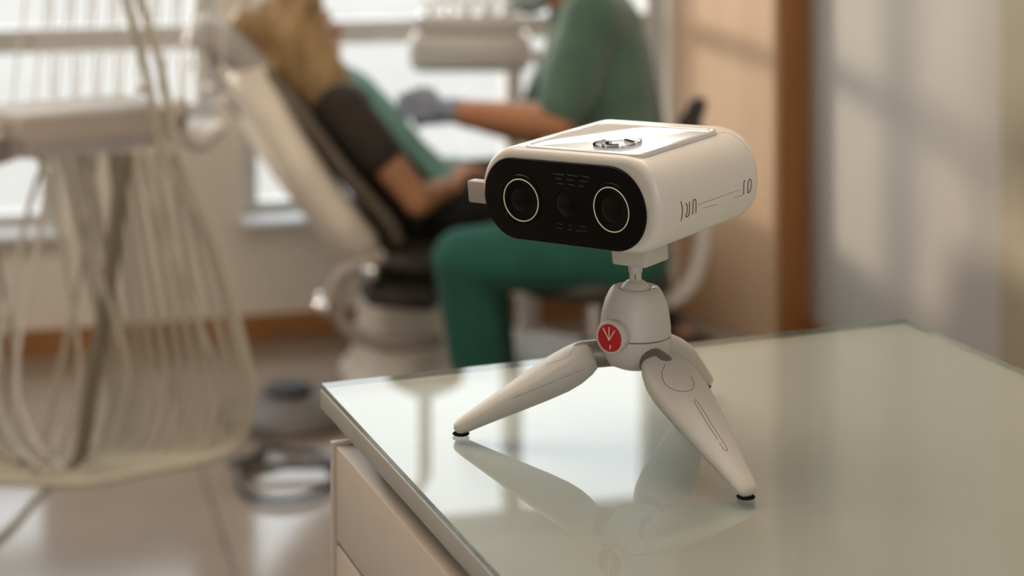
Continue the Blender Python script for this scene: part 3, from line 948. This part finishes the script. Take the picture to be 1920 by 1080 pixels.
# bib: sheet draped on the chest
bm = new()
sec = [(-.265, .765), (-.205, .738), (-.150, .685), (-.095, .620), (-.045, .560), (.0, .522), (.05, .520)]
pp = spline([(a, 0, b) for a, b in sec], 5)
rings = []
top_, bot_ = [], []
for i, p in enumerate(pp):
    t = (pp[min(i + 1, len(pp) - 1)] - pp[max(i - 1, 0)]).normalized(); nrm = V((-t.z, 0, t.x)) * (1 if -t.z > 0 else 1)
    if nrm.z < 0: nrm = -nrm
    row = []
    for k in range(13):
        y = -.155 + .31 * k / 12
        row.append(p + V((0, y, 0)) + nrm * .010 - nrm * (y * y * 2.2) + nrm * .004 * math.sin(k * 1.9 + i * .4))
    top_.append([MC @ q for q in row]); bot_.append([MC @ (q - nrm * .004) for q in row])
rings = [a + b_[::-1] for a, b_ in zip(top_, bot_)]
loft(bm, rings)
bib = link('patient_bib', bm, M['bib'], None)
origin_to(bib, C_(-.1, 0, .63)); props(bib, 'teal paper bib draped over the patient\'s chest', 'bib')
# wrist watch
wd = (p_wr[1] - p_el[1]).normalized()
wt = thing('wrist_watch', 'shiny metal watch on the patient\'s wrist', 'watch', p_wr[1])
Mw = frame_to(wd, p_wr[1] - wd * .015)
bm = new(); lathe(bm, [(.0285, -.008), (.0310, -.008), (.0310, .008), (.0285, .008), (.0285, -.008)], (0, 0, 0), 28, Mw); link('strap', bm, M['chrome'], wt)
nv = V((-.15, -.75, .65)).normalized(); nv = (nv - wd * nv.dot(wd)).normalized()
Mf = frame_to(nv, p_wr[1] - wd * .015 + nv * .030)
bm = new(); lathe(bm, [(0, -.002), (.016, -.002), (.017, .003), (.014, .006), (0, .0065)], (0, 0, 0), 28, Mf); link('watch_case', bm, M['chrome'], wt)

# ------------------------------------------------------------------ stool
SX = DN(1112, 500, 4.06)
stool = thing('swivel_stool', 'dark round swivel stool with pale curved backrest tube under the seated dentist', 'stool', (SX.x, SX.y, 0))
sc = (SX.x, SX.y, 0)
bm = new(); lathe(bm, [(0, .315), (.150, .315), (.170, .325), (.172, .345), (.160, .362), (.13, .368), (0, .368)], sc, 40); link('seat', bm, M['uphd'], stool)
bm = new(); lathe(bm, [(0, .09), (.028, .09), (.028, .20), (.018, .21), (.018, .30), (.10, .305), (.10, .317), (0, .317)], sc, 28); link('gas_column', bm, M['chrome'], stool)
for k in range(5):
    a = 2 * PI * k / 5 + 3.55
    e = V((math.cos(a), math.sin(a), 0))
    c0 = V(sc)
    bm = new(); tube(bm, spline([c0 + V((0, 0, .11)) + e * .02, c0 + e * .12 + V((0, 0, .105)), c0 + e * .22 + V((0, 0, .080)), c0 + e * .27 + V((0, 0, .062))], 5), [.022] * 6 + [.019] * 5 + [.016] * 5, 10)
    lgm = link('leg', bm, M['unit'], stool)
    bm = new()
    for s in (-1, 1):
        q = V((-e.y, e.x, 0)); cc = c0 + e * .275 + V((0, 0, .0255)) + q * s * .012
        lathe(bm, [(0, -.008), (.021, -.008), (.0255, -.004), (.0255, .004), (.021, .008), (0, .008)], (0, 0, 0), 20, frame_to(q, cc))
    cst = link('caster', bm, M['rubber'], lgm)
bm = new(); tube(bm, spline([DN(1180, 552, 4.06), DN(1236, 566, 4.04), DN(1280, 548, 4.03), DN(1306, 505, 4.03), DN(1318, 440, 4.03), DN(1316, 350, 4.04), DN(1306, 270, 4.05), DN(1300, 230, 4.05)], 6), .019, 12)
link('back_tube', bm, M['unit'], stool, True, 'pale curved tube carrying the backrest')
bm = new()
def bk(bm):
    capsule(bm, DN(1306, 200, 4.00), DN(1278, 265, 4.00), .020, .020); capsule(bm, DN(1310, 196, 4.10), DN(1282, 262, 4.10), .020, .020)
    capsule(bm, DN(1306, 200, 4.00), DN(1310, 196, 4.10), .020, .020); capsule(bm, DN(1278, 265, 4.0), DN(1282, 262, 4.10), .020, .020)
    capsule(bm, DN(1292, 232, 4.0), DN(1296, 229, 4.10), .026, .026)
blob('back_pad', bk, M['uphd'], stool, .006, 6, 'small dark backrest pad')

# ------------------------------------------------------------------ assistant unit behind the patient
au = thing('instrument_unit', 'white hanging instrument unit with hoses between patient and dentist', 'instrument unit', P(885, 128, 4.62))
bm = new()
def ub(bm, x0, x1, yb, yt, d0, d1, r):
    a, b_ = P(x0, yb, d0), P(x1, yt, d0)
    box(bm, ((a.x + b_.x) / 2, (d0 + d1) / 2, (a.z + b_.z) / 2), (b_.x - a.x, d1 - d0, b_.z - a.z), None, r, 4)
ub(bm, 766, 996, 138, 62, 4.56, 4.72, .030); link('tray_body', bm, M['unit'], au)
bm = new(); ub(bm, 780, 982, 62, 30, 4.57, 4.71, .008); link('tray_top', bm, M['unit'], au)
bm = new(); tube(bm, spline([P(985, 100, 4.70), P(1012, 110, 4.74), P(1016, 170, 4.74), P(1000, 240, 4.74), P(992, 330, 4.74), P(990, 560, 4.74)], 6), .016, 12); link('support_arm', bm, M['unit'], au)
a = P(990, 560, 4.74)
bm = new(); lathe(bm, [(0, 0), (.10, 0), (.10, .02), (.04, .04), (.03, .06), (.03, .16), (0, .16)], (a.x, a.y, 0), 28); link('floor_mount', bm, M['unit'], au)
for k in range(9):
    x = 800 + k * 21
    bm = new(); tube(bm, spline([P(x, 62, 4.66), P(x - 2, 0, 4.66), P(x + 6, -120, 4.68), P(x + 22, -200, 4.72), P(x + 34, -120, 4.76), P(x + 22, 40, 4.78)], 6), .0045, 8); hs = link('hose', bm, M['hosew'], au)
for k in range(5):
    x = 808 + k * 36
    bm = new(); capsule(bm, P(x, 66, 4.60), P(x - 3, 14, 4.58), .010, .007); link('handpiece', bm, M['chrome'], au)

# ------------------------------------------------------------------ operating lamp above the patient
lampo = thing('operating_lamp', 'round dental operating lamp on a ceiling arm above the patient', 'lamp', V((-.20, 4.25, 1.70)))
L0 = V((-.20, 4.25, 1.70))
Ml_ = frame_to((.05, .05, -1), L0)
bm = new(); lathe(bm, [(0, -.07), (.04, -.07), (.085, -.045), (.095, -.01), (.090, .012), (.080, .014), (0, .010)], (0, 0, 0), 36, Ml_); link('lamp_head', bm, M['shell'], lampo)
bm = new(); lathe(bm, [(0, .008), (.078, .008), (.078, .016), (0, .018)], (0, 0, 0), 36, Ml_); link('lamp_glass', bm, M['lid'], lampo)
bm = new(); tube(bm, [L0 + V((0, 0, .06)), L0 + V((0, 0, .26)), L0 + V((-.02, 0, .30)), L0 + V((-.50, .02, .34)), L0 + V((-.52, .02, .40)), L0 + V((-.52, .02, 1.04))], .016, 10); link('lamp_arm', bm, M['unit'], lampo)

# ------------------------------------------------------------------ delivery unit at the left with its looped hoses
du = thing('delivery_unit', 'white dental delivery unit with a tray and looping beige hoses at the left', 'dental unit', (-.66, 3.0, 0))
def tray(pts, z0, z1, bev):
    b = new(); prism(b, pts, z0, z1, bev); return b
FLp, FRp = P(12, 228, 2.87), P(338, 196, 3.03)
fl, fr = V((FLp.x, FLp.y, 0)), V((FRp.x, FRp.y, 0))
ex = (fr - fl).normalized(); ey = V((-ex.y, ex.x, 0))
def tp(a, b): return fl + ex * a + ey * b
TWd = (fr - fl).length
def rr(a0, a1, b0, b1, r=.03, n=5):
    out = []
    for cx, cy, s in ((a1 - r, b0 + r, -PI / 2), (a1 - r, b1 - r, 0), (a0 + r, b1 - r, PI / 2), (a0 + r, b0 + r, PI)):
        for k in range(n + 1):
            q = s + PI / 2 * k / n; out.append(tp(cx + r * math.cos(q), cy + r * math.sin(q)))
    return out
zt = FLp.z
link('tray', tray(rr(0, TWd, 0, .17), zt - .036, zt, .006), M['unit2'], du, True)
link('tray_mat', tray(rr(.008, TWd - .03, .006, .164, .025), zt - .001, zt + .006, .002), M['matw'], du, True, 'white top mat')
link('tray_underbody', tray(rr(.03, TWd - .02, .03, .15), zt - .068, zt - .034, .006), M['unit'], du, True)
bm = new(); ellipsoid(bm, P(338, 210, 3.05), (.016, .03, .026)); link('end_cap', bm, M['unit2'], du)
def cupb(bm):
    capsule(bm, P(372, 262, 3.10), P(408, 240, 3.10), .024, .015); capsule(bm, P(345, 250, 3.08), P(375, 262, 3.10), .02, .024)
blob('holder', cupb, M['unit'], du, .006, 5)
for x, y, r in ((266, 162, .010), (4, 225, .011), (8, 250, .009), (100, 322, .008)):
    bm = new(); ellipsoid(bm, P(x, y, 2.97), (r, r, r), None, 10); link('chrome_knob', bm, M['chrome'], du)
# arm that carries the tray from the unit column off to the left
bm = new(); tube(bm, spline([P(60, 262, 2.96), P(-60, 300, 2.99), P(-240, 330, 3.02), P(-330, 350, 3.05)], 6), .022, 12); link('tray_arm', bm, M['unit2'], du)
cpn = P(-330, 350, 3.05)
bm = new(); lathe(bm, [(0, 0), (.16, 0), (.16, .03), (.07, .06), (.055, .10), (.055, cpn.z + .05), (.03, cpn.z + .07), (0, cpn.z + .07)], (cpn.x, cpn.y, 0), 32); link('column', bm, M['unit'], du)
bm = new(); tube(bm, spline([P(230, 290, 2.98), P(222, 380, 2.98), P(200, 560, 2.99), P(172, 720, 3.0), P(150, 860, 3.01), P(120, 890, 3.02)], 6), .0125, 10)
link('suction_hose', bm, M['hosed'], du, True, 'thick olive suction hose')
rnd = random.Random(3)
# nested U loops: right side x at row 700, left side x at row 700
loops = [(468, -190), (450, -170), (428, -150), (408, -130), (384, -110), (362, -96), (338, -80), (312, -60), (285, -40), (262, -14), (244, 6), (222, 34), (205, -100)]
for i, (xr, xl) in enumerate(loops):
    d = 2.90 + .017 * i + rnd.uniform(-.01, .01)
    yb = 902 - i * 3.2 + rnd.uniform(-5, 5)
    xtr = [292, 262, 330, 250, 318, 290, 268, 240, 222, 206, 160, 140, 120][i]
    xm = xtr + (xr - xtr) * .62
    xtl = -150 + i * 9
    cxm = (xl + xr) / 2
    pts = []
    if i < 2:
        pts += [P(xtr - 34, -160, d), P(xtr - 30, -20, d), P(xtr + 8, 120, d), P(xtr + 48, 300, d)]
        pts += [P(xr - 60 + 6 * i, 470, d)]
    else:
        pts += [P(xtr, 285, d), P(xtr + (xr - xtr) * .28, 400, d), P(xm, 540, d)]
    pts += [P(xr, 700, d), P(xr - 2, 780, d), P(xr - 40, 848, d), P(xr - 150 - (xr - 200) * .25, yb - 12, d), P(cxm - 20, yb + 6, d), P(xl + 70, yb - 20, d), P(xl + 10, 800, d), P(xl, 690, d), P(xl + (xtl - xl) * .5, 480, d), P(xtl, 285, d)]
    bm = new(); tube(bm, spline(pts, 7), .0058 if i > 1 else .0068, 8); link('hose', bm, M['hose'], du)
# crossing loose hoses under the tray
for i, (a, b_, c) in enumerate(((70, 128, 150), (108, 60, 30), (150, 190, 240), (88, 25, -10), (180, 150, 110))):
    d = 2.93 + .02 * i
    bm = new(); tube(bm, spline([P(a, 288, d), P((a + b_) / 2, 380, d), P(b_, 520, d), P(c, 700, d), P(c + 30 * (1 if c < 100 else -1), 820, d), P(c + 90 * (1 if c < 100 else -1), 880, d)], 6), .0045, 8); link('hose', bm, M['hosew'] if i % 2 else M['hose'], du)
# thin supply lines rising from the back of the tray
for i in range(9):
    x = 24 + i * 40
    bm = new(); tube(bm, spline([P(x, 192, 3.04), P(x + 10, 100, 3.05), P(x + 24, 0, 3.06), P(x + 30, -160, 3.06), P(x + 50, -230, 3.08), P(x + 70, -160, 3.10), P(x + 74, 180, 3.11)], 6), .0022, 6); link('supply_line', bm, M['hosew'], du)

# ------------------------------------------------------------------ foot pedal and cable on the floor
fp = P(545, 845, 4507.1 / 1145)
fp = fp - V((.05, 0, 0))
ped = thing('foot_pedal', 'grey foot pedal on the tiled floor left of the cabinet', 'foot pedal', (fp.x + .02, fp.y + .22, 0))
c0 = (fp.x + .02, fp.y + .22, 0)
bm = new(); lathe(bm, [(0, 0), (.15, 0), (.155, .012), (.145, .03), (.09, .052), (.05, .060), (0, .062)], c0, 40); link('pedal_base', bm, M['pedal'], ped)
bm = new(); lathe(bm, [(0, .055), (.05, .057), (.055, .070), (.04, .078), (0, .08)], c0, 30); link('pedal_button', bm, M['uphd'], ped)
bm = new()
cp = [V((c0[0] - .05, c0[1] - .13, .012))]
k0 = P(540, 900, 4507.1 / 1200)
for k in range(23):
    a = PI * .75 + 2 * PI * k / 20
    cp.append(V((k0.x + .085 * math.cos(a) * 1.12, k0.y + .145 * math.sin(a), .011 + (.012 if 18 < k else 0))))
cp.append(V((k0.x + .35, k0.y + .05, .011)))
tube(bm, spline(cp, 4), .0075, 8)
cb = link('floor_cable', bm, M['cable'], None)
origin_to(cb, (k0.x, k0.y, 0)); props(cb, 'dark cable coiled in a ring on the floor beside the pedal', 'cable')
bm = new(); tube(bm, spline([V((P(98, 905, 3.74).x, 3.74, .006)), V((P(60, 945, 3.62).x, 3.62, .006)), V((P(0, 1010, 3.44).x, 3.44, .006)), V((-1.02, 3.2, .006))], 5), .0055, 8)
cb2 = link('floor_cable', bm, M['hose'], None)
origin_to(cb2, (-.95, 3.6, 0)); props(cb2, 'thin beige cable running over the floor at the lower left corner', 'cable')
